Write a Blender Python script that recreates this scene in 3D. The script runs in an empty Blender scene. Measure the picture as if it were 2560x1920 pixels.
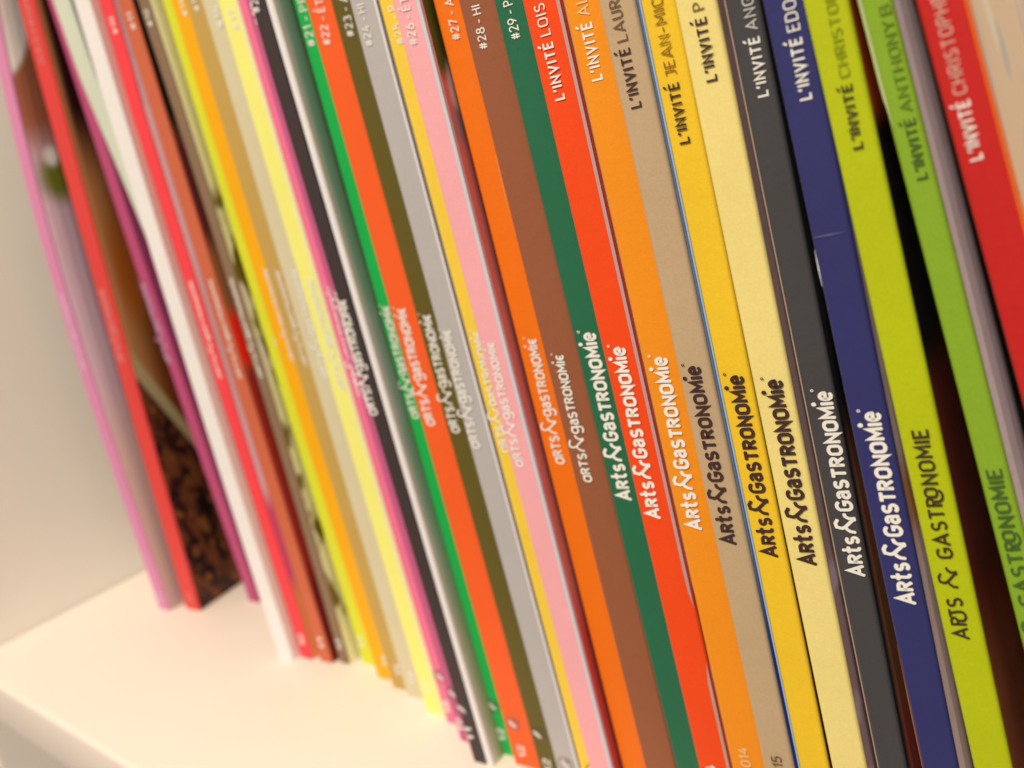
import bpy, math
from mathutils import Matrix, Vector
S = bpy.context.scene
COL = S.collection
H = 0.18                      # metres per layout unit
PSI = math.radians(8.0)
BOOKS={'a': {'v': 0.3016, 'vs': 0, 'c': [0.06598, -0.02156, -0.05317, 0.26578], 'z': [0.0, 1.25], 't': 0.0349, 'h': 1.5}, 'b': {'v': 0.3219, 'vs': 0, 'c': [0.01612, 0.00621, 0.32918], 'z': [0.0, 1.1], 't': 0.0466, 'h': 1.56}, 'c': {'v': 0.3892, 'vs': -0.04, 'c': [0.01681, -0.04943, 0.45571], 'z': [0.0, 1.098], 't': 0.031, 'h': 1.42}, 'd': {'v': 0.4, 'vs': -0.06, 'c': [-0.13286, 0.60033], 'z': [0.0, 1.1], 't': 0.0448, 'h': 1.45}, 'e': {'v': 0.2416, 'vs': 0, 'c': [0.01506, -0.0763, 0.68954], 'z': [0.0, 1.1], 't': 0.0388, 'h': 1.61}, 'f': {'v': 0.2576, 'vs': 0, 'c': [-0.06663, 0.73268], 'z': [-0.0, 1.1], 't': 0.0311, 'h': 1.61}, 'g': {'v': 0.2598, 'vs': 0, 'c': [0.00065, -0.06779, 0.77947], 'z': [0.0, 1.1], 't': 0.0323, 'h': 1.61}, 'h': {'v': 0.2681, 'vs': 0, 'c': [-0.0262, -0.04192, 0.82225], 'z': [0.0, 1.1], 't': 0.0238, 'h': 1.61}, 'j': {'v': 0.2808, 'vs': 0, 'c': [-0.07716, 0.86752], 'z': [0.0, 1.1], 't': 0.0487, 'h': 1.61}, 'k': {'v': 0.2531, 'vs': 0, 'c': [-0.08623, 0.92627], 'z': [0.0, 1.1], 't': 0.0459, 'h': 1.61}, 'l': {'v': 0.2371, 'vs': 0, 'c': [-0.08713, 0.97404], 'z': [0.0, 1.1], 't': 0.0397, 'h': 1.61}, 'm': {'v': 0.2253, 'vs': 0, 'c': [-0.08175, 1.01473], 'z': [0.0, 1.1], 't': 0.0561, 'h': 1.61}, 'n': {'v': 0.2001, 'vs': 0, 'c': [-0.08489, 1.07496], 'z': [0.0, 1.1], 't': 0.0468, 'h': 1.61}, 'o': {'v': 0.189, 'vs': 0, 'c': [-0.08668, 1.12458], 'z': [0.0, 1.1], 't': 0.0429, 'h': 1.61}, 'o2': {'v': 0.1581, 'vs': 0, 'c': [-0.09092, 1.17271], 'z': [0.0, 1.1], 't': 0.0419, 'h': 1.61}, 'p': {'v': 0.123, 'vs': 0, 'c': [-0.09721, 1.22194], 'z': [0.0, 1.1], 't': 0.0247, 'h': 1.61}, 'q': {'v': 0.1225, 'vs': 0, 'c': [-0.09533, 1.24761], 'z': [0.006, 1.1], 't': 0.0118, 'h': 1.61}, 'r': {'v': 0.1541, 'vs': 0, 'c': [-0.08722, 1.25422], 'z': [-0.009, 1.1], 't': 0.0308, 'h': 1.61}, 's': {'v': 0.1405, 'vs': 0, 'c': [-0.08824, 1.28707], 'z': [-0.008, 1.1], 't': 0.0524, 'h': 1.61}, 't': {'v': 0.1238, 'vs': 0, 'c': [-0.09313, 1.34533], 'z': [0.021, 1.1], 't': 0.0612, 'h': 1.61}, 'u': {'v': 0.0821, 'vs': 0, 'c': [-0.09664, 1.411], 'z': [0.071, 1.097], 't': 0.0385, 'h': 1.61}, 'v': {'v': 0.0776, 'vs': 0, 'c': [-0.09525, 1.45383], 'z': [0.086, 1.09], 't': 0.0415, 'h': 1.61}, 'w': {'v': 0.0407, 'vs': 0, 'c': [-0.09228, 1.49632], 'z': [0.126, 1.084], 't': 0.0365, 'h': 1.61}, 'x': {'v': 0.055, 'vs': 0, 'c': [-0.09217, 1.53758], 'z': [0.127, 1.076], 't': 0.0553, 'h': 1.61}, 'y': {'v': 0.0167, 'vs': 0, 'c': [-0.09494, 1.59668], 'z': [0.172, 1.068], 't': 0.0436, 'h': 1.61}, 'z': {'v': 0.0046, 'vs': 0, 'c': [-0.09791, 1.64725], 'z': [0.195, 1.06], 't': 0.048, 'h': 1.61}, 'A': {'v': -0.0279, 'vs': 0, 'c': [-0.09762, 1.69623], 'z': [0.234, 1.053], 't': 0.0393, 'h': 1.61}, 'B': {'v': -0.0424, 'vs': 0, 'c': [-0.09713, 1.74411], 'z': [0.257, 1.045], 't': 0.0421, 'h': 1.61}, 'C': {'v': -0.0628, 'vs': 0, 'c': [-0.10196, 1.79204], 'z': [0.285, 1.039], 't': 0.0327, 'h': 1.61}, 'D': {'v': -0.0763, 'vs': 0, 'c': [-0.10389, 1.83624], 'z': [0.308, 1.032], 't': 0.0305, 'h': 1.61}, 'E': {'v': -0.0817, 'vs': 0, 'c': [-0.10969, 1.87349], 'z': [0.322, 1.027], 't': 0.0334, 'h': 1.61}, 'F': {'v': -0.0896, 'vs': 0, 'c': [-0.11661, 1.92271], 'z': [0.341, 1.02], 't': 0.0263, 'h': 1.61}, 'G': {'v': -0.1233, 'vs': 0, 'c': [-0.13412, 1.97932], 'z': [0.38, 1.014], 't': 0.0299, 'h': 1.61}, 'H': {'v': -0.1333, 'vs': 0, 'c': [-0.15729, 2.03308], 'z': [0.4, 1.009], 't': 0.0296, 'h': 1.61}, 'I': {'v': -0.1244, 'vs': 0, 'c': [-0.19888, 2.10824], 'z': [0.576, 1.003], 't': 0.0214, 'h': 1.61}, 'J': {'v': -0.1723, 'vs': 0, 'c': [-0.21867, 2.17208], 'z': [0.748, 0.997], 't': 0.029, 'h': 1.61}}
TEXTS={'w': [('logo1', '', [1.464, 0.5509], [1.4524, 0.7091], 0.0116), ('issue', '#26| - ÉT', [1.4215, 1.0353], [1.4206, 1.0572], 0.0113)], 'x': [('logo1', '', [1.5122, 0.552], [1.4999, 0.709], 0.0131), ('issue', '#27| - A', [1.4667, 1.0329], [1.4658, 1.0537], 0.0107)], 'y': [('logo1', '', [1.5677, 0.5515], [1.5549, 0.7034], 0.0118), ('issue', '#28| - HI', [1.5226, 1.0183], [1.5217, 1.0386], 0.0102)], 'u': [('logo1', '', [1.3758, 0.5509], [1.3629, 0.7113], 0.014), ('issue', '#24| - HI', [1.3293, 1.0448], [1.3282, 1.0675], 0.0111)], 't': [('logo1', '', [1.3159, 0.5515], [1.3038, 0.719], 0.0147), ('issue', '#23| - A', [1.2706, 1.0611], [1.2709, 1.0851], 0.012)], 's': [('logo1', '', [1.2632, 0.5522], [1.2508, 0.7234], 0.0157), ('issue', '#22| - ÉT', [1.218, 1.058], [1.2186, 1.082], 0.0132)], 'r': [('logo1', '', [1.2264, 0.5555], [1.2128, 0.7229], 0.0137), ('issue', '#21| - PR', [1.1805, 1.0612], [1.1798, 1.0864], 0.0134)], 'p': [('logo1', '', [1.1804, 0.5703], [1.1664, 0.7414], 0.0156), ('issue', '#20| -', [1.1296, 1.1113], [1.1294, 1.136], 0.0131)], 'v': [('logo1', '', [1.4224, 0.5506], [1.4099, 0.7106], 0.0129), ('issue', '#25| - P', [1.3772, 1.0402], [1.3753, 1.0624], 0.0112)], 'z': [('logo2', '', [1.6204, 0.5401], [1.6035, 0.7341], 0.0171), ('issue', '#29| - P', [1.5686, 1.022], [1.5667, 1.0411], 0.0108)], 'A': [('logo2', '', [1.6676, 0.5396], [1.6516, 0.7294], 0.0157), ('guest', 'LOIS', [1.6247, 0.962], [1.6198, 1.0139], 0.0111), ('year', '2014', [1.698, 0.2077], [1.6938, 0.2434], 0.0117)], 'B': [('logo2', '', [1.718, 0.5403], [1.7011, 0.7246], 0.0158), ('guest', 'AL', [1.6724, 0.9745], [1.6685, 1.0238], 0.0113), ('year', '2014', [1.7429, 0.2557], [1.7391, 0.2896], 0.0109)], 'C': [('logo2', '', [1.76, 0.5401], [1.7418, 0.7235], 0.0147), ('guest', 'LAUR', [1.7153, 0.9483], [1.7105, 0.9979], 0.0105), ('year', '2015', [1.7865, 0.2736], [1.7826, 0.3061], 0.011)], 'D': [('logo2', '', [1.8038, 0.5402], [1.7861, 0.7204], 0.0148), ('guest', 'JEAN-MIC', [1.7604, 0.9162], [1.7557, 0.9655], 0.0097)], 'E': [('logo2', '', [1.8402, 0.5401], [1.8216, 0.7195], 0.0153), ('guest', 'P', [1.7905, 0.9622], [1.7861, 1.011], 0.0097)], 'F': [('logo2', '', [1.8834, 0.5397], [1.8644, 0.713], 0.0142), ('guest', 'ANG', [1.8326, 0.946], [1.8289, 0.9905], 0.009)], 'G': [('logo2', '', [1.9305, 0.5401], [1.9092, 0.7104], 0.0142), ('guest', 'EDO', [1.8744, 0.9426], [1.8699, 0.9858], 0.0093)], 'H': [('logo3', '', [1.9707, 0.5217], [1.9451, 0.6977], 0.0114), ('guest', 'CHRISTOPH', [1.9101, 0.9061], [1.9045, 0.9509], 0.0075)], 'I': [('logo3', '', [2.0294, 0.4812], [1.9927, 0.6659], 0.0103), ('guest', 'ANTHONY B', [1.9497, 0.8804], [1.9425, 0.9226], 0.0076)], 'J': [('guest', 'CHRISTOPHE', [1.9909, 0.8975], [1.9835, 0.9349], 0.0079)]}
CAMLOC=[0.392654, -0.101671, 0.18]
CAMM=[[0.763706, 0.625496, -0.159711], [0.075591, -0.332341, -0.940125], [-0.641123, 0.705907, -0.301093]]
# ---------------------------------------------------------------- camera
cam = bpy.data.cameras.new('camera'); camo = bpy.data.objects.new('camera', cam); COL.objects.link(camo)
cam.sensor_width = 36.0; cam.lens = 35.16; cam.clip_start = 0.004; cam.clip_end = 30.0
R0, R1, R2 = [Vector(r) for r in CAMM]
camo.matrix_world = Matrix.Translation(Vector(CAMLOC)) @ Matrix((R0, -R1, -R2)).transposed().to_4x4()
cam.dof.use_dof = True; cam.dof.focus_distance = 0.160; cam.dof.aperture_fstop = 17.0
S.camera = camo
# ---------------------------------------------------------------- world and lamps
S.render.engine = 'CYCLES'
S.view_settings.view_transform = 'Standard'; S.view_settings.look = 'None'
S.view_settings.exposure = 0.0; S.view_settings.gamma = 1.0
w = bpy.data.worlds.new('World'); S.world = w; w.use_nodes = True
bg = w.node_tree.nodes['Background']; bg.inputs[0].default_value = (1.0, 0.855, 0.725, 1); bg.inputs[1].default_value = 0.53
# the unseen room: light walls and ceiling; floor half dimmed to shade the lower compartment
_t = w.node_tree; _tc = _t.nodes.new('ShaderNodeTexCoord'); _s = _t.nodes.new('ShaderNodeSeparateXYZ'); _m = _t.nodes.new('ShaderNodeMapRange')
_t.links.new(_tc.outputs['Generated'], _s.inputs[0]); _t.links.new(_s.outputs[2], _m.inputs[0])
_m.inputs[1].default_value = -0.25; _m.inputs[2].default_value = 0.15; _m.inputs[3].default_value = 0.22; _m.inputs[4].default_value = 0.60
_t.links.new(_m.outputs[0], bg.inputs[1])
def area(name, loc, target, size, power, col):
    l = bpy.data.lights.new(name, 'AREA'); l.shape = 'DISK'; l.size = size; l.energy = power; l.color = col
    o = bpy.data.objects.new(name, l); COL.objects.link(o); o.location = loc
    o.rotation_euler = (Vector(target) - Vector(loc)).to_track_quat('-Z', 'Y').to_euler()
    return o
area('ceiling_lamp', (0.30, -0.90, 1.22), (0.25, 0.05, 0.1), 0.5, 24.0, (1.0, 0.795, 0.575))

# ---------------------------------------------------------------- materials
def lin(c):
    c = c / 255.0
    return c / 12.92 if c <= 0.04045 else ((c + 0.055) / 1.055) ** 2.4
def alb(rgb, k=1.0):
    L = (1.25, 0.92, 0.66)
    return tuple(max(0.004, min(0.86, lin(c) / (l * k))) for c, l in zip(rgb, L)) + (1.0,)
def base_mat(name, rough=0.42, spec=0.28):
    m = bpy.data.materials.new(name); m.use_nodes = True
    b = m.node_tree.nodes['Principled BSDF']
    b.inputs['Roughness'].default_value = rough
    b.inputs['Specular IOR Level'].default_value = spec
    return m, m.node_tree, b
def mnode(nt, op, a, b=None, c=None, clamp=False):
    n = nt.nodes.new('ShaderNodeMath'); n.operation = op; n.use_clamp = clamp
    for i, x in enumerate((a, b, c)):
        if x is None: continue
        if isinstance(x, (int, float)): n.inputs[i].default_value = x
        else: nt.links.new(x, n.inputs[i])
    return n.outputs[0]
def mixc(nt, fac, a, b, blend='MIX'):
    n = nt.nodes.new('ShaderNodeMix'); n.data_type = 'RGBA'; n.blend_type = blend
    if isinstance(fac, (int, float)): n.inputs[0].default_value = fac
    else: nt.links.new(fac, n.inputs[0])
    for i, x in ((6, a), (7, b)):
        if isinstance(x, tuple): n.inputs[i].default_value = x
        else: nt.links.new(x, n.inputs[i])
    return n.outputs[2]
def noise(nt, scale, detail=3.0, vec=None, rough=0.5):
    n = nt.nodes.new('ShaderNodeTexNoise'); n.inputs['Scale'].default_value = scale
    n.inputs['Detail'].default_value = detail; n.inputs['Roughness'].default_value = rough
    if vec is None:
        tc = nt.nodes.new('ShaderNodeTexCoord'); vec = tc.outputs['Object']
    nt.links.new(vec, n.inputs['Vector'])
    return n.outputs['Fac']
def bump(nt, b, h, strength, dist=0.0003):
    n = nt.nodes.new('ShaderNodeBump'); n.inputs['Strength'].default_value = strength; n.inputs['Distance'].default_value = dist
    nt.links.new(h, n.inputs['Height']); nt.links.new(n.outputs[0], b.inputs['Normal'])
def finish(nt, b, col, grain=0.07, bumpy=0.25):
    """paper mottling: coarse unevenness of the ink and a fine grain, faint relief"""
    f1 = noise(nt, 55, 3); f2 = noise(nt, 2600, 2)
    v = mnode(nt, 'ADD', mnode(nt, 'MULTIPLY', mnode(nt, 'SUBTRACT', f1, 0.5), grain * 1.6),
              mnode(nt, 'MULTIPLY', mnode(nt, 'SUBTRACT', f2, 0.5), grain * 2.4))
    hs = nt.nodes.new('ShaderNodeHueSaturation')
    nt.links.new(mnode(nt, 'ADD', v, 1.0), hs.inputs['Value'])
    if isinstance(col, tuple): hs.inputs['Color'].default_value = col
    else: nt.links.new(col, hs.inputs['Color'])
    nt.links.new(hs.outputs[0], b.inputs['Base Color'])
    bump(nt, b, mnode(nt, 'ADD', noise(nt, 300, 3), mnode(nt, 'MULTIPLY', f2, 0.25)), bumpy)
_mc = {}
def ink(rgb, k=1.0, rough=0.42, grain=0.07):
    key = (rgb, k, rough, grain)
    if key not in _mc:
        m, nt, b = base_mat('printed_paper', rough); finish(nt, b, alb(rgb, k), grain); _mc[key] = m
    return _mc[key]
def uvw(nt):
    n = nt.nodes.new('ShaderNodeUVMap'); s = nt.nodes.new('ShaderNodeSeparateXYZ')
    nt.links.new(n.outputs[0], s.inputs[0]); return s.outputs[0], s.outputs[1], n.outputs[0]
def sstep(nt, x, a, b):
    n = nt.nodes.new('ShaderNodeMapRange'); n.interpolation_type = 'SMOOTHSTEP'; n.clamp = True
    nt.links.new(x, n.inputs[0]); n.inputs[1].default_value = a; n.inputs[2].default_value = b
    return n.outputs[0]
def picture(base, layers, rough=0.34):
    """a printed cover picture, some with painted gap shade; coordinates are (distance from the spine, height)"""
    m, nt, b = base_mat('cover_picture', rough)
    x, z, uv = uvw(nt); G_ = 0.42; col = alb(base, G_)
    for L in layers:
        k = L[0]
        if k == 'blob':
            _, cx, cz, rx, rz, rot, soft, rgb = L
            c, s = math.cos(math.radians(rot)), math.sin(math.radians(rot))
            dx = mnode(nt, 'SUBTRACT', x, cx); dz = mnode(nt, 'SUBTRACT', z, cz)
            a = mnode(nt, 'DIVIDE', mnode(nt, 'ADD', mnode(nt, 'MULTIPLY', dx, c), mnode(nt, 'MULTIPLY', dz, s)), rx)
            d = mnode(nt, 'DIVIDE', mnode(nt, 'SUBTRACT', mnode(nt, 'MULTIPLY', dz, c), mnode(nt, 'MULTIPLY', dx, s)), rz)
            r = mnode(nt, 'SQRT', mnode(nt, 'ADD', mnode(nt, 'MULTIPLY', a, a), mnode(nt, 'MULTIPLY', d, d)))
            f = mnode(nt, 'SUBTRACT', 1.0, sstep(nt, r, 1 - soft, 1 + soft))
        elif k == 'x':
            _, a0, a1, soft, rgb = L
            f = mnode(nt, 'MULTIPLY', sstep(nt, x, a0 - soft, a0 + soft), mnode(nt, 'SUBTRACT', 1.0, sstep(nt, x, a1 - soft, a1 + soft)))
        elif k == 'z':
            _, a0, a1, soft, rgb = L
            f = mnode(nt, 'MULTIPLY', sstep(nt, z, a0 - soft, a0 + soft), mnode(nt, 'SUBTRACT', 1.0, sstep(nt, z, a1 - soft, a1 + soft)))
        elif k == 'line':       # everything below the line z = z0 + sl*x
            _, z0, sl, soft, rgb = L
            q = mnode(nt, 'SUBTRACT', z, mnode(nt, 'ADD', mnode(nt, 'MULTIPLY', x, sl), z0))
            f = mnode(nt, 'SUBTRACT', 1.0, sstep(nt, q, -soft, soft))
        elif k == 'spots':      # (scale, threshold, zmin, zmax, colour)
            _, sc, th, za, zb, rgb = L[:6]
            mp = nt.nodes.new('ShaderNodeMapping'); mp.inputs['Scale'].default_value = (1.0, 0.55, 1.0); nt.links.new(uv, mp.inputs[0])
            nz = noise(nt, sc, 2.5, mp.outputs[0])
            f = sstep(nt, nz, th - 0.05, th + 0.05)
            if len(L) > 7:      # only below the line z = L[6] + L[7] * x
                q = mnode(nt, 'SUBTRACT', z, mnode(nt, 'ADD', mnode(nt, 'MULTIPLY', x, L[7]), L[6]))
                f = mnode(nt, 'MULTIPLY', f, mnode(nt, 'SUBTRACT', 1.0, sstep(nt, q, -0.01, 0.01)))
            f = mnode(nt, 'MULTIPLY', f, mnode(nt, 'MULTIPLY', sstep(nt, z, za - 0.02, za + 0.02), mnode(nt, 'SUBTRACT', 1.0, sstep(nt, z, zb - 0.02, zb + 0.02))))
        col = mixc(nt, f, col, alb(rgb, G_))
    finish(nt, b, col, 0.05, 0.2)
    return m
# ---------------------------------------------------------------- mesh helpers
def tag(o, label=None, category=None, group=None, kind=None):
    for k, v in (('label', label), ('category', category), ('group', group), ('kind', kind)):
        if v: o[k] = v
    return o
def mesh_obj(name, verts, faces, mat, parent=None, smooth=False, uvs=None):
    me = bpy.data.meshes.new(name); me.from_pydata(verts, [], faces); me.materials.append(mat)
    if uvs is not None:
        l = me.uv_layers.new(name='UVMap')
        for lp in me.loops: l.data[lp.index].uv = uvs[lp.vertex_index]
    if smooth:
        for p in me.polygons: p.use_smooth = True
    me.update()
    o = bpy.data.objects.new(name, me); COL.objects.link(o)
    if parent is not None: o.parent = parent
    return o
CP, SP = math.cos(PSI), math.sin(PSI)
def W(u, v, z):               # row frame (along the row, into the shelf, up) -> metres
    return (H * (u * CP - v * SP), H * (u * SP + v * CP), H * z)
def box(name, a, b, mat, parent=None, bev=0.0006):
    import bmesh
    bm = bmesh.new(); bmesh.ops.create_cube(bm, size=1.0)
    for v in bm.verts:
        v.co = Vector([(a[i] + b[i]) / 2 + v.co[i] * (b[i] - a[i]) for i in range(3)])
    if bev: bmesh.ops.bevel(bm, geom=bm.edges[:], offset=bev, segments=3, profile=0.5, affect='EDGES')
    me = bpy.data.meshes.new(name); bm.to_mesh(me); bm.free(); me.materials.append(mat)
    for p in me.polygons: p.use_smooth = True
    o = bpy.data.objects.new(name, me); COL.objects.link(o)
    if parent is not None: o.parent = parent
    return o
# ---------------------------------------------------------------- the shelf
m_sh, nt, b = base_mat('white_lacquered_board', 0.45, 0.3)
finish(nt, b, (0.83, 0.785, 0.755, 1), 0.02, 0.12)
m_wl, nt, b = base_mat('side_board', 0.5, 0.3)
finish(nt, b, (0.84, 0.835, 0.80, 1), 0.02, 0.12)
shelf = bpy.data.objects.new('bookcase', None); COL.objects.link(shelf)
tag(shelf, 'white bookcase compartment with side wall and shelf board holding the magazine row', 'bookcase')
box('side_panel', (-0.018, 0.0, -0.32), (0.0, 0.32, 0.36), m_wl, shelf)
box('shelf_board', (0.0004, 0.0, -0.021), (0.62, 0.318, 0.0), m_sh, shelf, 0.0018)
box('back_panel', (0.0004, 0.3205, -0.32), (0.62, 0.326, 0.36), m_wl, shelf)
box('lower_shelf_board', (0.0004, 0.0, -0.341), (0.62, 0.318, -0.3205), m_sh, shelf, 0.0011)

# ---------------------------------------------------------------- stroke lettering
def arc(cx, cy, rx, ry, a0, a1, n=10):
    return [(cx + rx * math.cos(math.radians(a0 + (a1 - a0) * i / n)), cy + ry * math.sin(math.radians(a0 + (a1 - a0) * i / n))) for i in range(n + 1)]
def stad(wd, hh=1.0, r=None):
    r = r or wd / 2
    return arc(wd / 2, hh - r, wd / 2, r, 0, 180) + arc(wd / 2, r, wd / 2, r, 180, 360) + [(wd, hh - r)]
G = {}
G['A'] = (.64, [[(0, 0), (.32, 1), (.64, 0)], [(.12, .30), (.52, .30)]])
G['B'] = (.46, [[(0, 0), (0, 1)], [(0, 1)] + arc(.2, .765, .22, .235, 90, -90) + [(0, .53)], [(0, .53)] + arc(.2, .265, .26, .265, 90, -90) + [(0, 0)]])
G['C'] = (.48, [arc(.26, .74, .26, .26, 25, 180) + arc(.26, .26, .26, .26, 180, 335)])
G['D'] = (.50, [[(0, 0), (0, 1)] + arc(.22, .72, .28, .28, 90, 0) + arc(.22, .28, .28, .28, 0, -90) + [(0, 0)]])
G['E'] = (.40, [[(.40, 1), (0, 1), (0, 0), (.40, 0)], [(0, .52), (.34, .52)]])
G['F'] = (.38, [[(.38, 1), (0, 1), (0, 0)], [(0, .52), (.32, .52)]])
G['G'] = (.52, [arc(.27, .73, .27, .27, 30, 180) + arc(.27, .27, .27, .27, 180, 350) + [(.54, .46), (.3, .46)]])
G['H'] = (.50, [[(0, 0), (0, 1)], [(.50, 0), (.50, 1)], [(0, .52), (.50, .52)]])
G['I'] = (.0, [[(0, 0), (0, 1)]])
G['J'] = (.30, [[(.08, 1), (.30, 1), (.30, .26)] + arc(.08, .22, .22, .22, 0, -95)])
G['L'] = (.38, [[(0, 1), (0, 0), (.38, 0)]])
G['M'] = (.62, [[(0, 0), (.02, 1), (.31, .30), (.60, 1), (.62, 0)]])
G['N'] = (.50, [[(0, 0), (0, 1), (.50, 0), (.50, 1)]])
G['O'] = (.52, [stad(.52)])
G['P'] = (.44, [[(0, 0), (0, 1)] + arc(.2, .74, .24, .26, 90, -90) + [(0, .48)]])
G['R'] = (.46, [[(0, 0), (0, 1)] + arc(.2, .75, .24, .25, 90, -90) + [(0, .50)], [(.22, .48), (.46, 0)]])
G['S'] = (.44, [arc(.22, .755, .21, .245, 40, 270, 12) + arc(.22, .255, .22, .255, 90, -145, 12)])
G['T'] = (.50, [[(0, 1), (.50, 1)], [(.25, 1), (.25, 0)]])
G['U'] = (.48, [[(0, 1), (0, .24)] + arc(.24, .24, .24, .24, 180, 360) + [(.48, 1)]])
G['V'] = (.54, [[(0, 1), (.27, 0), (.54, 1)]])
G['Y'] = (.54, [[(0, 1), (.27, .46), (.54, 1)], [(.27, .46), (.27, 0)]])
G["'"] = (.03, [[(.05, 1.0), (0, .74)]])
G['-'] = (.26, [[(0, .42), (.26, .42)]])
G['#'] = (.50, [[(.10, .04), (.18, .96)], [(.32, .04), (.40, .96)], [(0, .66), (.50, .66)], [(0, .34), (.50, .34)]])
G['0'] = (.46, [stad(.46)])
G['1'] = (.18, [[(0, .78), (.18, 1), (.18, 0)]])
G['2'] = (.44, [arc(.21, .76, .21, .24, 165, -30, 10) + [(0, 0), (.44, 0)]])
G['3'] = (.44, [arc(.20, .76, .20, .24, 150, -90, 10), arc(.20, .27, .23, .27, 90, -150, 10)])
G['4'] = (.50, [[(.30, 1), (0, .26), (.50, .26)], [(.38, .55), (.38, 0)]])
G['5'] = (.42, [[(.38, 1), (.04, 1), (.02, .55)] + arc(.2, .31, .22, .31, 110, -150, 12)])
G['6'] = (.46, [[(.30, 1), (.05, .45)], stad(.46, .60, .23)])
G['7'] = (.44, [[(0, .86), (0, 1), (.44, 1), (.14, 0)]])
G['8'] = (.46, [arc(.23, .77, .19, .23, 0, 360, 16), arc(.23, .27, .23, .27, 0, 360, 16)])
G['9'] = (.46, [[(.16, 0), (.41, .55)], [(x, y + .40) for x, y in stad(.46, .60, .23)]])
# lower-case and special forms of the title
G['a'] = (.42, [arc(.20, .56, .20, .20, 150, 0, 8) + [(.42, 0)], [(.42, .46)] + arc(.19, .23, .19, .21, 100, 300, 10) + [(.42, .10)]])
G['s'] = (.38, [[(x * .86, y * .76) for x, y in G['S'][1][0]]])
G['t'] = (.30, [[(.10, 1.02), (.10, .18)] + arc(.25, .17, .15, .17, 180, 280, 6), [(-.06, .74), (.30, .74)]])
G['e'] = (.42, [[(.03, .40), (.40, .40)] + arc(.21, .42, .21, .34, 0, 180, 12) + arc(.21, .32, .21, .32, 180, 315, 10)])
G['i'] = (.0, [[(0, 0), (0, .74)], 'dot'])
G['&'] = (1.08, [[(.81, 1.02), (.56, 1.16), (.31, 1.12), (.22, .92), (.31, .70), (.58, .36), (.84, .04)], [(.88, .0), (.90, .36), (1.02, .56), (1.20, .62)], [(.31, .70), (.13, .56), (.01, .38), (-.04, .07)], [(.76, .0), (.96, .0)]])
G['Q'] = (.58, [arc(.28, .36, .28, .40, 35, 325, 14), [(.56, .78), (.56, .0)]])          # the round opening letter
G['q'] = (.58, [arc(.26, .50, .28, .34, 0, 360, 16), [(.54, .84), (.60, .1)] + arc(.30, -.12, .30, .26, 10, -150, 8)])
G['&b'] = (1.34, [[(x * 1.22, y * 1.22 - .08) for x, y in st] for st in G['&'][1]])
G['z'] = (.36, [arc(.24, .36, .24, .34, 60, 300, 12), [(.02, .36), (.30, .36)]])                  # rounded final letter
for c in 'ARTSNOM':                                                                             # small capitals
    G['sc' + c] = (G[c][0], [[(x, y * .84) for x, y in st] for st in G[c][1]])
G['RT'] = (.92, [[(0, 0), (0, 1)] + arc(.2, .78, .22, .22, 90, -90) + [(0, .56)], [(.22, .56)] + arc(.52, .26, .30, .34, 160, 350, 12) + [(.80, .5), (.72, 1)], [(.50, 1), (.94, 1)]])
G['RO'] = (1.06, [[(0, 0), (0, 1)] + arc(.2, .78, .22, .22, 90, -90) + [(0, .56)], [(.22, .56)] + arc(.58, .22, .36, .38, 170, 330, 12), stad(.46)[:0] + [(x + .52, y * .82 + .18) for x, y in stad(.50)]])
G['®'] = (.04, ['ring'])
SPECIAL = {
    'logo1': ['Q', 'scR', 'scT', 'scS', ' ', '&b', ' ', 'q', 'a', 'scS', 'scT', 'scR', 'scO', 'scN', 'scO', 'scM', 'i', 'z', '®'],
    'logo2': ['A', 'scR', 't', 's', ' ', '&', ' ', 'G', 'a', 'scS', 'scT', 'scR', 'scO', 'scN', 'scO', 'scM', 'i', 'e', '®'],
    'logo3': ['A', 'RT', 'S', '  ', '&', '  ', 'G', 'A', 'S', 'T', 'RO', 'N', 'O', 'M', 'I', 'E']}
def ribbon(pts, hw):
    """outline of one pen stroke as a quad strip with mitred joints and short rounded ends"""
    P = [Vector(p) for p in pts]; P = [p for i, p in enumerate(P) if i == 0 or (p - P[i - 1]).length > 1e-4]
    closed = (P[0] - P[-1]).length < 1e-3 and len(P) > 3
    if closed: P = P[:-1]
    n = len(P); V = []; F = []
    for i in range(n):
        a = P[i - 1] if (i > 0 or closed) else None
        c = P[(i + 1) % n] if (i < n - 1 or closed) else None
        d1 = (P[i] - a).normalized() if a is not None else None
        d2 = (c - P[i]).normalized() if c is not None else None
        if d1 is None: d1 = d2
        if d2 is None: d2 = d1
        n1 = Vector((-d1.y, d1.x)); n2 = Vector((-d2.y, d2.x)); m = n1 + n2
        m = m.normalized() if m.length > 1e-3 else n1
        k = hw / max(0.36, m.dot(n1))
        V += [P[i] + m * k, P[i] - m * k]
    for i in range(n if closed else n - 1):
        j = (i + 1) % n
        F.append((2 * i, 2 * i + 1, 2 * j + 1, 2 * j))
    if not closed:
        for (i, d) in ((0, (P[0] - P[1]).normalized()), (n - 1, (P[-1] - P[-2]).normalized())):
            nn = Vector((-d.y, d.x)); b0 = len(V); fan = []
            for a in (90, 50, 0, -50, -90):
                r = math.radians(a); V.append(P[i] + d * (hw * 0.55 * math.cos(r)) + nn * (hw * math.sin(r))); fan.append(b0); b0 += 1
            F.append(tuple(fan))
    return V, F
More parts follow.
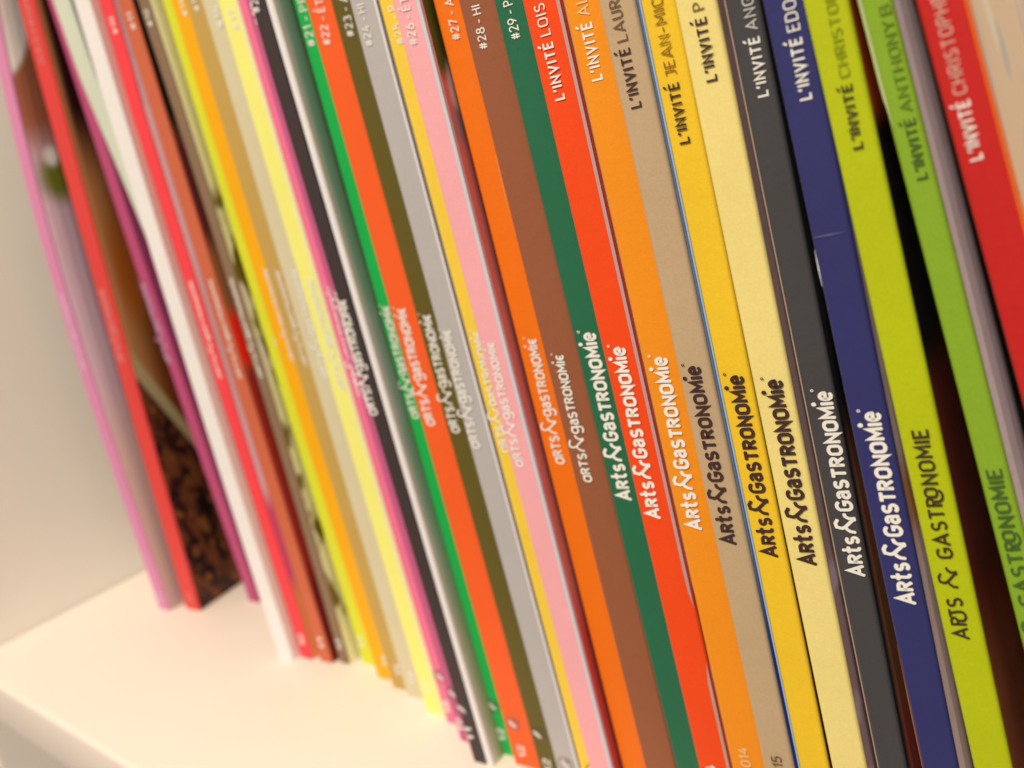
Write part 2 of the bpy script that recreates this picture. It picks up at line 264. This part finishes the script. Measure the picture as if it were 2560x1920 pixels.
def layout(tokens, wt, track):
    x = 0; out = []
    for t in tokens:
        if t.strip() == '': x += 0.13 if t == ' ' else 0.30 * len(t) ** 0.7; continue
        acc = None
        if t == 'É': t, acc = 'E', [(.14, 1.22), (.28, 1.42)]
        gw, st = G[t]
        for s_ in st + ([acc] if acc else []):
            if s_ == 'dot': out.append([('dot', x + wt / 2, 1.10)]); continue
            if s_ == 'ring': out.append([('ring', x + 0.02, 1.06)]); continue
            out.append([(x + wt / 2 + px, wt / 2 + (1 - wt) * py if py <= 1 else py) for px, py in s_])
        x += gw + wt + track
    return out, x - track
def lettering(name, parent, runs, p0, p1, hgt, vfun, mat, fit=True, extra=()):
    """runs: [(tokens, weight, track)]; the first run is fitted between p0 and p1 (u, z)"""
    V = []; F = []; k = 0; x0 = 0.0; sx = None
    for ri, (tokens, wt, track) in enumerate(runs):
        st, wdt = layout(tokens, wt, track)
        if sx is None:
            sx = (p1[1] - p0[1]) / wdt; su = (p1[0] - p0[0]) / wdt
        for pts in st:
            if pts[0][0] == 'dot':
                _, dx, dy = pts[0]; v2 = [Vector((dx + wt * .66 * math.cos(i * math.pi / 8), dy + wt * .66 * math.sin(i * math.pi / 8))) for i in range(16)]; f2 = [tuple(reversed(range(16)))]
            elif pts[0][0] == 'ring':
                _, dx, dy = pts[0]; v2, f2 = ribbon(arc(dx, dy, .065, .065, 0, 360, 12), .022)
            else: v2, f2 = ribbon(pts, wt / 2)
            b0 = len(V); k += 1
            lift = 0.0009 + 0.00006 * (k % 7)
            for q in v2:
                X = q.x + x0; z = p0[1] + X * sx; u = p0[0] + X * su - q.y * hgt
                V.append(W(u, vfun(z) - lift, z + q.y * hgt * su / sx))
            F += [tuple(b0 + i for i in f) for f in f2]
        x0 += wdt + 0.42
    F = [tuple(reversed(f)) for f in F]
    return mesh_obj(name, V, F, mat, parent)
# ---------------------------------------------------------------- magazines
WHITE = (255, 228, 200); BROWN = (74, 44, 37); BROWN2 = (122, 80, 52); OLIVE = (88, 74, 28); GREENINK = (72, 84, 40)
m_white = ink(WHITE, 1.0, 0.4, 0.02)
m_pages, nt, b = base_mat('page_edges', 0.8, 0.1)
wv = nt.nodes.new('ShaderNodeTexWave'); wv.bands_direction = 'X'; wv.inputs['Scale'].default_value = 1400; wv.inputs['Distortion'].default_value = 1.2
tc = nt.nodes.new('ShaderNodeTexCoord'); nt.links.new(tc.outputs['Object'], wv.inputs[0])
finish(nt, b, mixc(nt, wv.outputs['Fac'], (0.62, 0.58, 0.53, 1), (0.78, 0.75, 0.70, 1)), 0.05, 0.2)

ORDER = list(BOOKS)
def pv(c, z):
    r = 0.0
    for k in c: r = r * z + k
    return r
def pd(c, z):
    r = 0.0; n = len(c) - 1
    for i, k in enumerate(c[:-1]): r = r * z + k * (n - i)
    return r
def uraw(n, z):
    B = BOOKS[n]; zc = min(max(z, B['z'][0]), B['z'][1])
    return pv(B['c'], zc) + pd(B['c'], zc) * (z - zc)
ZS = [1.61 * i / 28 for i in range(29)]
UL = {}
prev = None
for n in ORDER:                                   # above the visible part neighbours press on each other, never through
    row = []
    for z in ZS:
        u = uraw(n, z)
        if prev and z > 1.08:
            q = UL[prev][len(row)] + BOOKS[prev]['t'] + 0.001
            if z <= BOOKS[prev]['h']: u = max(u, q)
        row.append(u)
    UL[n] = row; prev = n
def ul(n, z):
    f = min(max(z, 0), 1.6099) / 1.61 * 28; i = int(f); return UL[n][i] * (1 - f + i) + UL[n][i + 1] * (f - i)
DEPTH = 1.17
FLARE = dict(a=.35, b=0, c=0, d=.1, e=.9, f=.8, g=.6, h=.6, q=.7, r=0, u=.95, w=.8, y=.9, A=.95, C=.9, E=.85, F=.35, G=.7, H=0, I=.35)
def magazine(n, label, rgb, cover, k=1.0, ink_rgb=None, texts=(), back=None, thin_ink=None, rough=0.42, depth=DEPTH):
    B = BOOKS[n]; t = B['t']; h = B['h']; v0 = B['v']; vs = B['vs']; vf = lambda z: v0 + vs * z
    root = bpy.data.objects.new('magazine', None); COL.objects.link(root)
    base = Vector(W(ul(n, 0), v0, 0)); root.location = base
    tag(root, label, 'magazine', 'magazines standing in a row on the shelf')
    NZ = 34; zs = [0.0005 + (h - 0.0005) * i / (NZ - 1) for i in range(NZ)]
    def grid(name, prof, mat, uvf=None):          # prof(z) -> list of (u, v)
        V = []; UVs = []; F = []; m = None
        for z in zs:
            p = prof(z); m = len(p)
            for (u, v) in p:
                V.append(Vector(W(u, v, z)) - base)
                UVs.append((v - vf(z), z))
        for i in range(NZ - 1):
            for j in range(m - 1):
                F.append((i * m + j, i * m + j + 1, (i + 1) * m + j + 1, (i + 1) * m + j))
        F.append(tuple(range(m))[::-1]); F.append(tuple((NZ - 1) * m + j for j in range(m)))
        return mesh_obj(name, V, F, mat, root, False, UVs)
    r = min(0.0034, t * 0.28)
    sag = lambda z, s: 0.0011 * math.sin(z * 7.3 + s) + 0.0006 * math.sin(z * 17.0 + 2 * s)
    ph = sum(ord(c) for c in n) * 1.7
    def spine(z):
        u0, v = ul(n, z), vf(z); u1 = u0 + t; w_ = []
        dish = 0.0004 * math.sin(z * 5.1 + ph)
        for i in range(6):
            a = math.radians(18 * i); w_.append((u0 + r - r * math.cos(a), v + r - r * math.sin(a)))
        w_.append(((u0 + u1) / 2, v + dish))
        for i in range(6):
            a = math.radians(90 - 18 * i); w_.append((u1 - r + r * math.cos(a), v + r - r * math.sin(a)))
        return w_ + [(u1 - 0.0015, v + r + 0.0015), (u0 + 0.0015, v + r + 0.0015), w_[0]]
    so = grid('spine', spine, ink(rgb, k, rough) if not callable(rgb) else rgb())
    th = 0.0015
    ds = [r + 0.0002, 0.012, 0.024, 0.045, 0.08, 0.2, 0.45, depth]
    g_ = [0, 0.0002, 0, 0, -0.0006, -0.0010, -0.0006, 0]
    nx = ORDER[ORDER.index(n) + 1] if n != ORDER[-1] else None
    fl_ = FLARE.get(n, 0.3) if nx else 0.0        # the cover bulges out behind the hinge into the gap beside it
    def bulge(z, d):
        if not fl_: return 0.0
        g = max(0.0, ul(nx, z) - ul(n, z) - t - 0.0022)
        return fl_ * g * (1 - math.exp(-max(0.0, d - r) / 0.022))
    def front(z):
        u1, v = ul(n, z) + t, vf(z)
        o = [(u1 + bulge(z, d) + g + (sag(z, ph) * 0.4 * min(1, d * 4) if d > .1 else 0) - 0.0004, v + d) for d, g in zip(ds, g_)]
        return o + [(u - th, vv) for u, vv in reversed(o)] + [o[0]]
    def backc(z):
        u0, v = ul(n, z), vf(z)
        o = [(u0 + 0.0003, v + d) for d in ds]
        return [(u + th, vv) for u, vv in reversed(o)][::-1][::-1] + o + [(o[0][0] + th, v + depth)][:0] + [(u0 + 0.0003 + th, v + depth)]
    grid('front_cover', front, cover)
    grid('back_cover', backc, ink(back or (200, 170, 150)) )
    def pages(z):
        u0, v = ul(n, z), vf(z)
        a, b_ = u0 + 2.3 * th, u0 + t - 2.6 * th
        if b_ <= a: a = b_ = u0 + t / 2; b_ += 0.001
        return [(a, v + r + 0.004), (b_, v + r + 0.004), (b_, v + depth - 0.004), (a, v + depth - 0.004), (a, v + r + 0.004)]
    grid('page_block', pages, m_pages)
    def fix(o):                                    # lettering is laid out in world metres; bring it under the thing
        for v_ in o.data.vertices: v_.co -= base
        return o
    im = m_white if ink_rgb is None else ink(ink_rgb, 1.0, 0.4, 0.02)
    im2 = im if thin_ink is None else ink(thin_ink, 1.0, 0.4, 0.02)
    for (key, s, p0, p1, hg) in TEXTS.get(n, []):
        if key in SPECIAL:
            wt = {'logo1': 0.165, 'logo2': 0.205, 'logo3': 0.155}[key]; tr = {'logo1': 0.07, 'logo2': 0.07, 'logo3': 0.12}[key]
            hh = hg * {'logo1': 1.18, 'logo2': 1.08, 'logo3': 1.06}[key]
            fix(lettering('title_lettering', root, [(SPECIAL[key], wt, tr)], p0, p1, hh, vf, im))
        elif key == 'guest':
            fix(lettering('guest_lettering', root, [(list("L'INVITÉ"), 0.168, 0.16)], p0, p1, hg, vf, im))
            sz = (p1[1] - p0[1]); q0 = (p0[0] + (p1[0] - p0[0]) * 1.06, p0[1] + sz * 1.06)
            # the name follows in a lighter weight at the same letter size
            _, w8 = layout(list("L'INVITÉ"), 0.168, 0.16); _, wn = layout(list(s), 0.11, 0.17)
            f = wn / w8 * {'I': 1.28}.get(n, 1.13)
            q0 = (p0[0] + (p1[0] - p0[0]) * (1 + 0.50 / w8), p0[1] + sz * (1 + 0.50 / w8))
            q1 = (q0[0] + (p1[0] - p0[0]) * f, q0[1] + sz * f)
            fix(lettering('guest_name_lettering', root, [(list(s), 0.11, 0.17)], q0, q1, hg, vf, im2))
        elif key == 'issue':
            a, b2 = s.split('|')
            fix(lettering('issue_lettering', root, [(list(a), 0.12, 0.13), (list(b2.replace(' -', '-').replace('- ', '-  ').strip()), 0.12, 0.15)], p0, p1, hg, vf, im))
        elif key == 'year':
            fix(lettering('year_lettering', root, [(list(s), 0.12, 0.13)], p0, p1, hg, vf, im2))
    cu = lambda z, f: ul(n, z) + t * f
    for it in texts:
        if it[0] == 'blurtitle':                   # older issues: same title, smaller
            _, z0, z1, f, hg = it
            fix(lettering('title_lettering', root, [(SPECIAL['logo1'], 0.17, 0.08)], (cu(z0, f), z0), (cu(z1, f), z1), hg, vf, im))
        elif it[0] == 'text':
            _, s, z0, z1, f, hg, wt = it
            fix(lettering('issue_lettering', root, [(list(s), wt, 0.13)], (cu(z0, f), z0), (cu(z1, f), z1), hg, vf, im))
        elif it[0] == 'emblem':
            _, zc, f, rad, dark = it
            V = []; F = []; uc = cu(zc, f)
            for ring in (1.0, 0.86):
                for i in range(28):
                    a = 2 * math.pi * i / 28; V.append(Vector(W(uc + rad * ring * math.cos(a), vf(zc) - 0.0009, zc + rad * ring * math.sin(a))) - base)
            for i in range(28):
                j = (i + 1) % 28; F.append((i, i + 28, j + 28, j))
            mesh_obj('emblem_ring', V, F, ink(dark, 1.0, 0.5, 0.02), root)
            V = []; 
            for i in range(24):
                a = 2 * math.pi * i / 24; x = 0.70 * rad * math.cos(a); y = 0.27 * rad * math.sin(a)
                ca, sa = math.cos(math.radians(-38)), math.sin(math.radians(-38))
                V.append(Vector(W(uc + x * ca - y * sa - rad * .08, vf(zc) - 0.0012, zc + x * sa + y * ca - rad * .1)) - base)
            mesh_obj('emblem_mark', V, [tuple(range(24))], ink((232, 202, 176), 1.0, 0.4, 0.02), root)
            V = []
            for i in range(16):
                a = 2 * math.pi * i / 16; x = 0.36 * rad * math.cos(a); y = 0.16 * rad * math.sin(a)
                V.append(Vector(W(uc + x * ca - y * sa + rad * .34, vf(zc) - 0.0015, zc + x * sa + y * ca + rad * .42)) - base)
            mesh_obj('emblem_dot', V, [tuple(range(16))], ink(dark, 1.0, 0.5, 0.02), root)
        elif it[0] == 'crease':
            _, zc, f0, f1, rgb2 = it
            V = [Vector(W(cu(zc, f), vf(zc) - 0.0009, zc + (f - .5) * .004 + d)) - base for f, d in ((f0, -.0004), (f0, .0006), ((f0 + f1) / 2, .0010), (f1, .0002), (f1, -.0001), ((f0 + f1) / 2, -.0008))]
            mesh_obj('crease', V, [(0, 1, 2, 3, 4, 5)], ink(rgb2, 1.0, 0.5, 0.02), root)
        elif it[0] == 'edge_band':
            _, z0, z1, fa, wd, rgb2 = it
            V = []; F = []
            for i in range(60):
                z = z0 + (z1 - z0) * i / 59; u = cu(z, fa); e_ = min(1.0, (z - z0) / 0.025 + 0.05, (z1 - z) / 0.025 + 0.05) if z0 > 0 else min(1.0, (z1 - z) / 0.025 + 0.05)
                u += wd * (1 - e_)
                V += [Vector(W(u, vf(z) - 0.0009, z)) - base, Vector(W(u + wd * e_, vf(z) - 0.0009, z)) - base]
            for i in range(59): F.append((2 * i, 2 * i + 1, 2 * i + 3, 2 * i + 2))
            mesh_obj('pale_edge', V, F, ink(rgb2, 1.0, 0.5, 0.03), root)
        elif it[0] == 'scuff':                     # worn white paper showing along a spine edge
            _, z0, z1, f, wd, rgb2 = it
            V = []; F = []; N = 12
            import random; rr = random.Random(n + str(z0))
            for i in range(N):
                z = z0 + (z1 - z0) * i / (N - 1); e = wd * (0.25 + 0.75 * math.sin(math.pi * i / (N - 1))) * rr.uniform(.7, 1.2)
                V += [Vector(W(cu(z, f) - e / 2, vf(z) - 0.0009, z)) - base, Vector(W(cu(z, f) + e / 2, vf(z) - 0.0009, z)) - base]
            for i in range(N - 1): F.append((2 * i, 2 * i + 1, 2 * i + 3, 2 * i + 2))
            mesh_obj('worn_edge', V, F, ink(rgb2, 1.0, 0.7, 0.1), root)
    return root

def em(zc=.075, f=.42, rad=.0115, dark=(92, 84, 78)): return ('emblem', zc, f, rad, dark)
yr12 = ('text', '12', .018, .040, .72, .0125, .14)
def old(num, z=1.145, f=.80, hg=.0105, tz=(.565, .745), zb=.030):
    return (('blurtitle', tz[0], tz[1], .74, .0095), ('text', '#%d' % num, z, z + .026, f, hg, .14), ('text', str(num + 0), zb, zb + .024, .78, .012, .15))
P_ = picture
magazine('a', 'thin pink magazine nearest the side wall, its mauve cover showing a white plate', (226, 128, 152),
    P_((150, 112, 108), [('line', 1.02, 1.2, .05, (150, 112, 108)), ('z', 1.0, 1.6, .05, (120, 62, 38)), ('blob', -.01, 1.205, .055, .095, -20, .12, (190, 160, 158)), ('blob', .040, .935, .032, .045, 0, .5, (80, 74, 16)),
       ('blob', .035, .975, .012, .018, 0, .5, (185, 172, 165)), ('z', -.1, .45, .15, (150, 110, 95))]),
    ink_rgb=(246, 184, 192), texts=(('blurtitle', .555, .72, .80, .015), ('text', '09', .02, .045, .8, .014, .14)))
magazine('b', 'red spined magazine, second from the side wall, its cover brown with a cream arc', (232, 62, 52),
    P_((160, 100, 52), [('x', .050, 2, .035, (104, 44, 10)), ('blob', .05, .74, .03, .10, 0, .6, (150, 74, 20)), ('z', .98, 1.7, .08, (48, 14, 12)),
       ('x', -.01, .012, .010, (176, 116, 62)), ('line', .605, -2.2, .010, (158, 130, 82)), ('line', .540, -2.0, .010, (40, 15, 10)),
       ('spots', 30, .50, -.1, .56, (92, 44, 20), .530, -2.0), ('spots', 46, .60, -.1, .56, (112, 62, 24), .530, -2.0), ('spots', 38, .59, -.1, .56, (9, 6, 10), .530, -2.0)]),
    ink_rgb=(244, 140, 122), texts=(('blurtitle', .565, .72, .62, .018), ('text', 'GASTRONOMIE', 1.135, 1.30, .66, .011, .15), ('text', '09', .02, .045, .7, .014, .14)))
magazine('c', 'purple magazine between the dark spotted cover and the ivory spine', (198, 76, 106), P_((150, 56, 84), []),
    ink_rgb=(232, 160, 176), texts=(('blurtitle', .55, .72, .50, .017),), depth=.9)
magazine('d', 'pale green magazine slumped left across the purple one', (224, 210, 172), P_((112, 98, 88), []), depth=.9)
magazine('e', 'wide ivory spined magazine standing left of the bright red one', (250, 222, 204), P_((216, 158, 142), [('z', -.1, .5, .2, (218, 165, 145))]))
magazine('f', 'bright red spined magazine right next to the ivory one', (255, 66, 66), P_((178, 128, 118), [('z', .53, .75, .06, (170, 118, 108)), ('z', -.1, .33, .03, (165, 58, 78)), ('z', -.1, .16, .03, (172, 92, 48))]), texts=old(10))
magazine('g', 'terracotta spined magazine beside a cover with a red patch', (214, 98, 60),
    P_((110, 62, 30), [('z', .98, 1.7, .04, (26, 15, 10)), ('z', .80, .98, .03, (74, 24, 22)), ('z', .58, .68, .02, (205, 24, 10)), ('z', -.1, .58, .02, (118, 26, 18)), ('z', -.1, .18, .04, (90, 18, 14))]), texts=old(11))
magazine('h', 'grey brown spined magazine with a khaki cover spotted dark olive', (146, 106, 74),
    P_((200, 176, 98), [('x', -.01, .008, .005, (205, 162, 128)), ('spots', 19, .53, .05, .88, (88, 66, 12)), ('blob', .006, .70, .009, .03, 0, .3, (196, 152, 128)), ('blob', .006, .60, .009, .035, 0, .3, (196, 152, 128)), ('z', -.1, .10, .03, (205, 172, 100))]), texts=old(12))
magazine('j', 'narrow lime yellow spined magazine left of the amber one', (230, 213, 44), P_((200, 180, 60), []), texts=old(13, f=.42, tz=(.565, .76))[:1] + (('text', '13', .035, .06, .40, .012, .15),))
magazine('k', 'amber orange spined magazine right next to the lime yellow one', (255, 166, 0), P_((220, 140, 40), []), texts=old(14, f=.62, tz=(.60, .76)))
magazine('l', 'mustard brown spined magazine right next to the amber orange one', (204, 152, 72), P_((200, 160, 110), []), texts=old(15, f=.66, tz=(.60, .76)))
magazine('m', 'beige spined magazine between mustard and light yellow', (224, 194, 145), P_((210, 180, 140), []), texts=(('blurtitle', .585, .765, .62, .014), ('text', '#16', 1.115, 1.145, .55, .012, .14), ('text', '16', .03, .055, .55, .012, .15)))
magazine('n', 'light yellow spined magazine between beige and pink', (255, 234, 112), P_((235, 200, 180), []), texts=(('blurtitle', .575, .755, .62, .014), ('text', '#17', 1.105, 1.135, .6, .012, .14), ('text', '17', .04, .065, .5, .012, .15), ('edge_band', .0, 1.6, .72, .0036, (250, 222, 190))))
magazine('o', 'pink spined magazine right next to the light yellow one', (252, 112, 134), P_((205, 110, 120), []), texts=(('blurtitle', .57, .745, .60, .014), em(.09, .36, .012), ('text', '18', .02, .045, .4, .012, .15)))
magazine('o2', 'mauve spined magazine mostly hidden behind the dark brown one', (206, 88, 118), P_((190, 90, 110), []), texts=(('blurtitle', .57, .745, .52, .015), ('text', '#19', 1.10, 1.13, .5, .012, .14), em(.09, .32, .012), ('text', '19', .02, .045, .4, .012, .15)))
magazine('p', 'dark brown spined magazine beside the thin white spined one', (68, 50, 45), P_((90, 70, 60), []), texts=(em(.097, .36, .0125), ('text', '11', .040, .064, .62, .0115, .14)))
magazine('q', 'thin white spined magazine with a grey green cover, left of the green one', (246, 220, 208),
    P_((134, 126, 108), [('z', .55, 1.7, .5, (112, 114, 100)), ('z', -.1, .25, .2, (150, 130, 96)), ('x', .030, 2, .018, (74, 76, 46)), ('x', -.01, .010, .008, (170, 152, 142))]), rough=.35)  # dark band deeper in the cover paints the shade next to the green spine
magazine('r', 'green spined magazine numbered 21, left edge of the orange red one', (36, 170, 70), P_((80, 120, 70), []), texts=(em(.088, .30, .0115), ('text', '12', .026, .050, .55, .0125, .14)))
magazine('s', 'orange red spined magazine numbered 22', (255, 92, 32), P_((150, 100, 60), []), texts=(em(.076, .34, .0118, (120, 112, 104)), yr12[:4] + (.50,) + yr12[5:]))
magazine('t', 'olive brown spined magazine numbered 23', (104, 83, 28), P_((120, 100, 60), []), texts=(em(.084, .24, .0118, (104, 86, 60)), ('text', '12', .020, .044, .38, .0125, .14)))
magazine('u', 'pale grey spined magazine numbered 24', (192, 170, 153), P_((238, 210, 190), [('x', .012, 2, .006, (160, 130, 110))]), texts=(em(.083, .46, .0115, (150, 120, 104)), ('text', '12', .020, .044, .7, .0125, .14), ('edge_band', 0, 1.6, .905, .0033, (238, 212, 194))))
magazine('v', 'golden yellow spined magazine numbered 25, partly behind the salmon pink one', (255, 197, 60), P_((230, 170, 60), []), texts=(em(.088, .52, .0115, (150, 110, 60)),))
magazine('w', 'salmon pink spined magazine numbered 26', (255, 164, 154),
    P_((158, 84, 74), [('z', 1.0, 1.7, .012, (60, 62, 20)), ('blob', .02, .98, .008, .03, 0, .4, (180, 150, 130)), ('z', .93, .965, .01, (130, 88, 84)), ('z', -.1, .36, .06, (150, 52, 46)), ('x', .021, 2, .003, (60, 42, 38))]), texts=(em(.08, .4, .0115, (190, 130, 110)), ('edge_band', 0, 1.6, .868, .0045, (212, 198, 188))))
magazine('x', 'orange spined magazine numbered 27', (253, 112, 16), P_((120, 60, 30), []), back=(60, 50, 45), texts=(('scuff', .92, 1.13, .985, .0007, (255, 196, 140)),))
magazine('y', 'terracotta brown spined magazine numbered 28', (158, 86, 52), P_((206, 150, 88), [('z', -.1, .46, .01, (34, 20, 14))]), texts=(('scuff', .855, .915, .02, .0008, (210, 150, 90)),))  # dark lower cover colour paints the shaded gap beside the dark green spine
magazine('z', 'dark green spined magazine numbered 29', (42, 102, 64), P_((70, 90, 50), []), back=(60, 40, 30))
magazine('A', 'red orange spined magazine with guest name LOIS and white lettering', (252, 72, 20),
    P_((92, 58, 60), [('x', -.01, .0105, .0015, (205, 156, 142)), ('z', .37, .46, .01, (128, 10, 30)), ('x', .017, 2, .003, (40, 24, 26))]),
    texts=(('edge_band', .440, 1.6, .888, .0036, (198, 150, 138)), ('edge_band', 0, .375, .888, .0036, (200, 150, 122))))
magazine('B', 'orange spined magazine dated 2014 with white lettering, left of the tan one', (252, 140, 24), P_((80, 45, 30), []), thin_ink=(255, 196, 130))
magazine('C', 'tan spined magazine dated 2015 with dark brown lettering', (202, 158, 112), P_((60, 60, 92), [('x', -.01, .006, .002, (150, 160, 196)), ('z', -.1, .5, .1, (44, 48, 84))]), ink_rgb=BROWN, thin_ink=BROWN2)
magazine('D', 'golden yellow spined magazine with dark brown lettering and guest name JEAN-MIC', (250, 188, 38), P_((60, 30, 20), []), back=(160, 170, 205), texts=(('edge_band', .0, 1.6, .01, .0015, (160, 172, 206)),), ink_rgb=BROWN, thin_ink=(160, 100, 20))
magazine('E', 'pale yellow spined magazine with dark brown lettering', (251, 210, 118), P_((118, 88, 80), [('x', .014, 2, .004, (74, 56, 54)), ('spots', 22, .56, .2, .55, (142, 112, 110))]), ink_rgb=BROWN, thin_ink=(140, 100, 50))
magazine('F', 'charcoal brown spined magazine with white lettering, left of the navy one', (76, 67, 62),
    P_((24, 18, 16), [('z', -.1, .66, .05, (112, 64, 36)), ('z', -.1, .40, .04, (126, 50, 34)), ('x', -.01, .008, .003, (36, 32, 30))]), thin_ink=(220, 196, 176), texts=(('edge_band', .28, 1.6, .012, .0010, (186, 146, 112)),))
magazine('G', 'navy blue spined magazine with white lettering and a worn left edge', (54, 50, 92),
    P_((168, 136, 116), [('x', .022, 2, .006, (112, 78, 58)), ('z', .60, .66, .02, (150, 98, 60))]), back=(40, 40, 66),
    texts=(('scuff', .805, .833, .03, .0009, (232, 210, 196)), ('scuff', .35, .50, .025, .0006, (190, 110, 60)), ('crease', .844, .08, .86, (92, 84, 116))))
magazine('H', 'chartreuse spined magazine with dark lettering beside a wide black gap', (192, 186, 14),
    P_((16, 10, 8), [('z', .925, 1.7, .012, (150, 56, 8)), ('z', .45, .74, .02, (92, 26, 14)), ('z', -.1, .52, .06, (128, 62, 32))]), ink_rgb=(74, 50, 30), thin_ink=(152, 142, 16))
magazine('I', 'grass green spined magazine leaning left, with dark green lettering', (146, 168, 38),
    P_((12, 10, 14), [('line', 1.085, -2.2, .015, (192, 146, 136)), ('x', .040, 2, .008, (10, 9, 12))]), ink_rgb=(78, 98, 40), thin_ink=(108, 130, 32), texts=(('edge_band', .915, 1.55, .01, .0026, (190, 188, 112)),))  # black in the cover colour stands in for the dark gap beside the red spine
magazine('J', 'red spined magazine at the right end of the row, leaning left', (206, 34, 28),
    P_((168, 124, 84), [('x', -.01, .014, .004, (228, 96, 14)), ('spots', 9, .56, -.1, 1.7, (150, 114, 90)), ('blob', .10, .955, .014, .02, 20, .3, (128, 112, 96)), ('blob', .075, .985, .015, .03, 20, .4, (172, 140, 104))]), thin_ink=(240, 170, 140), texts=(('edge_band', .70, 1.6, .93, .0018, (240, 104, 14)),))
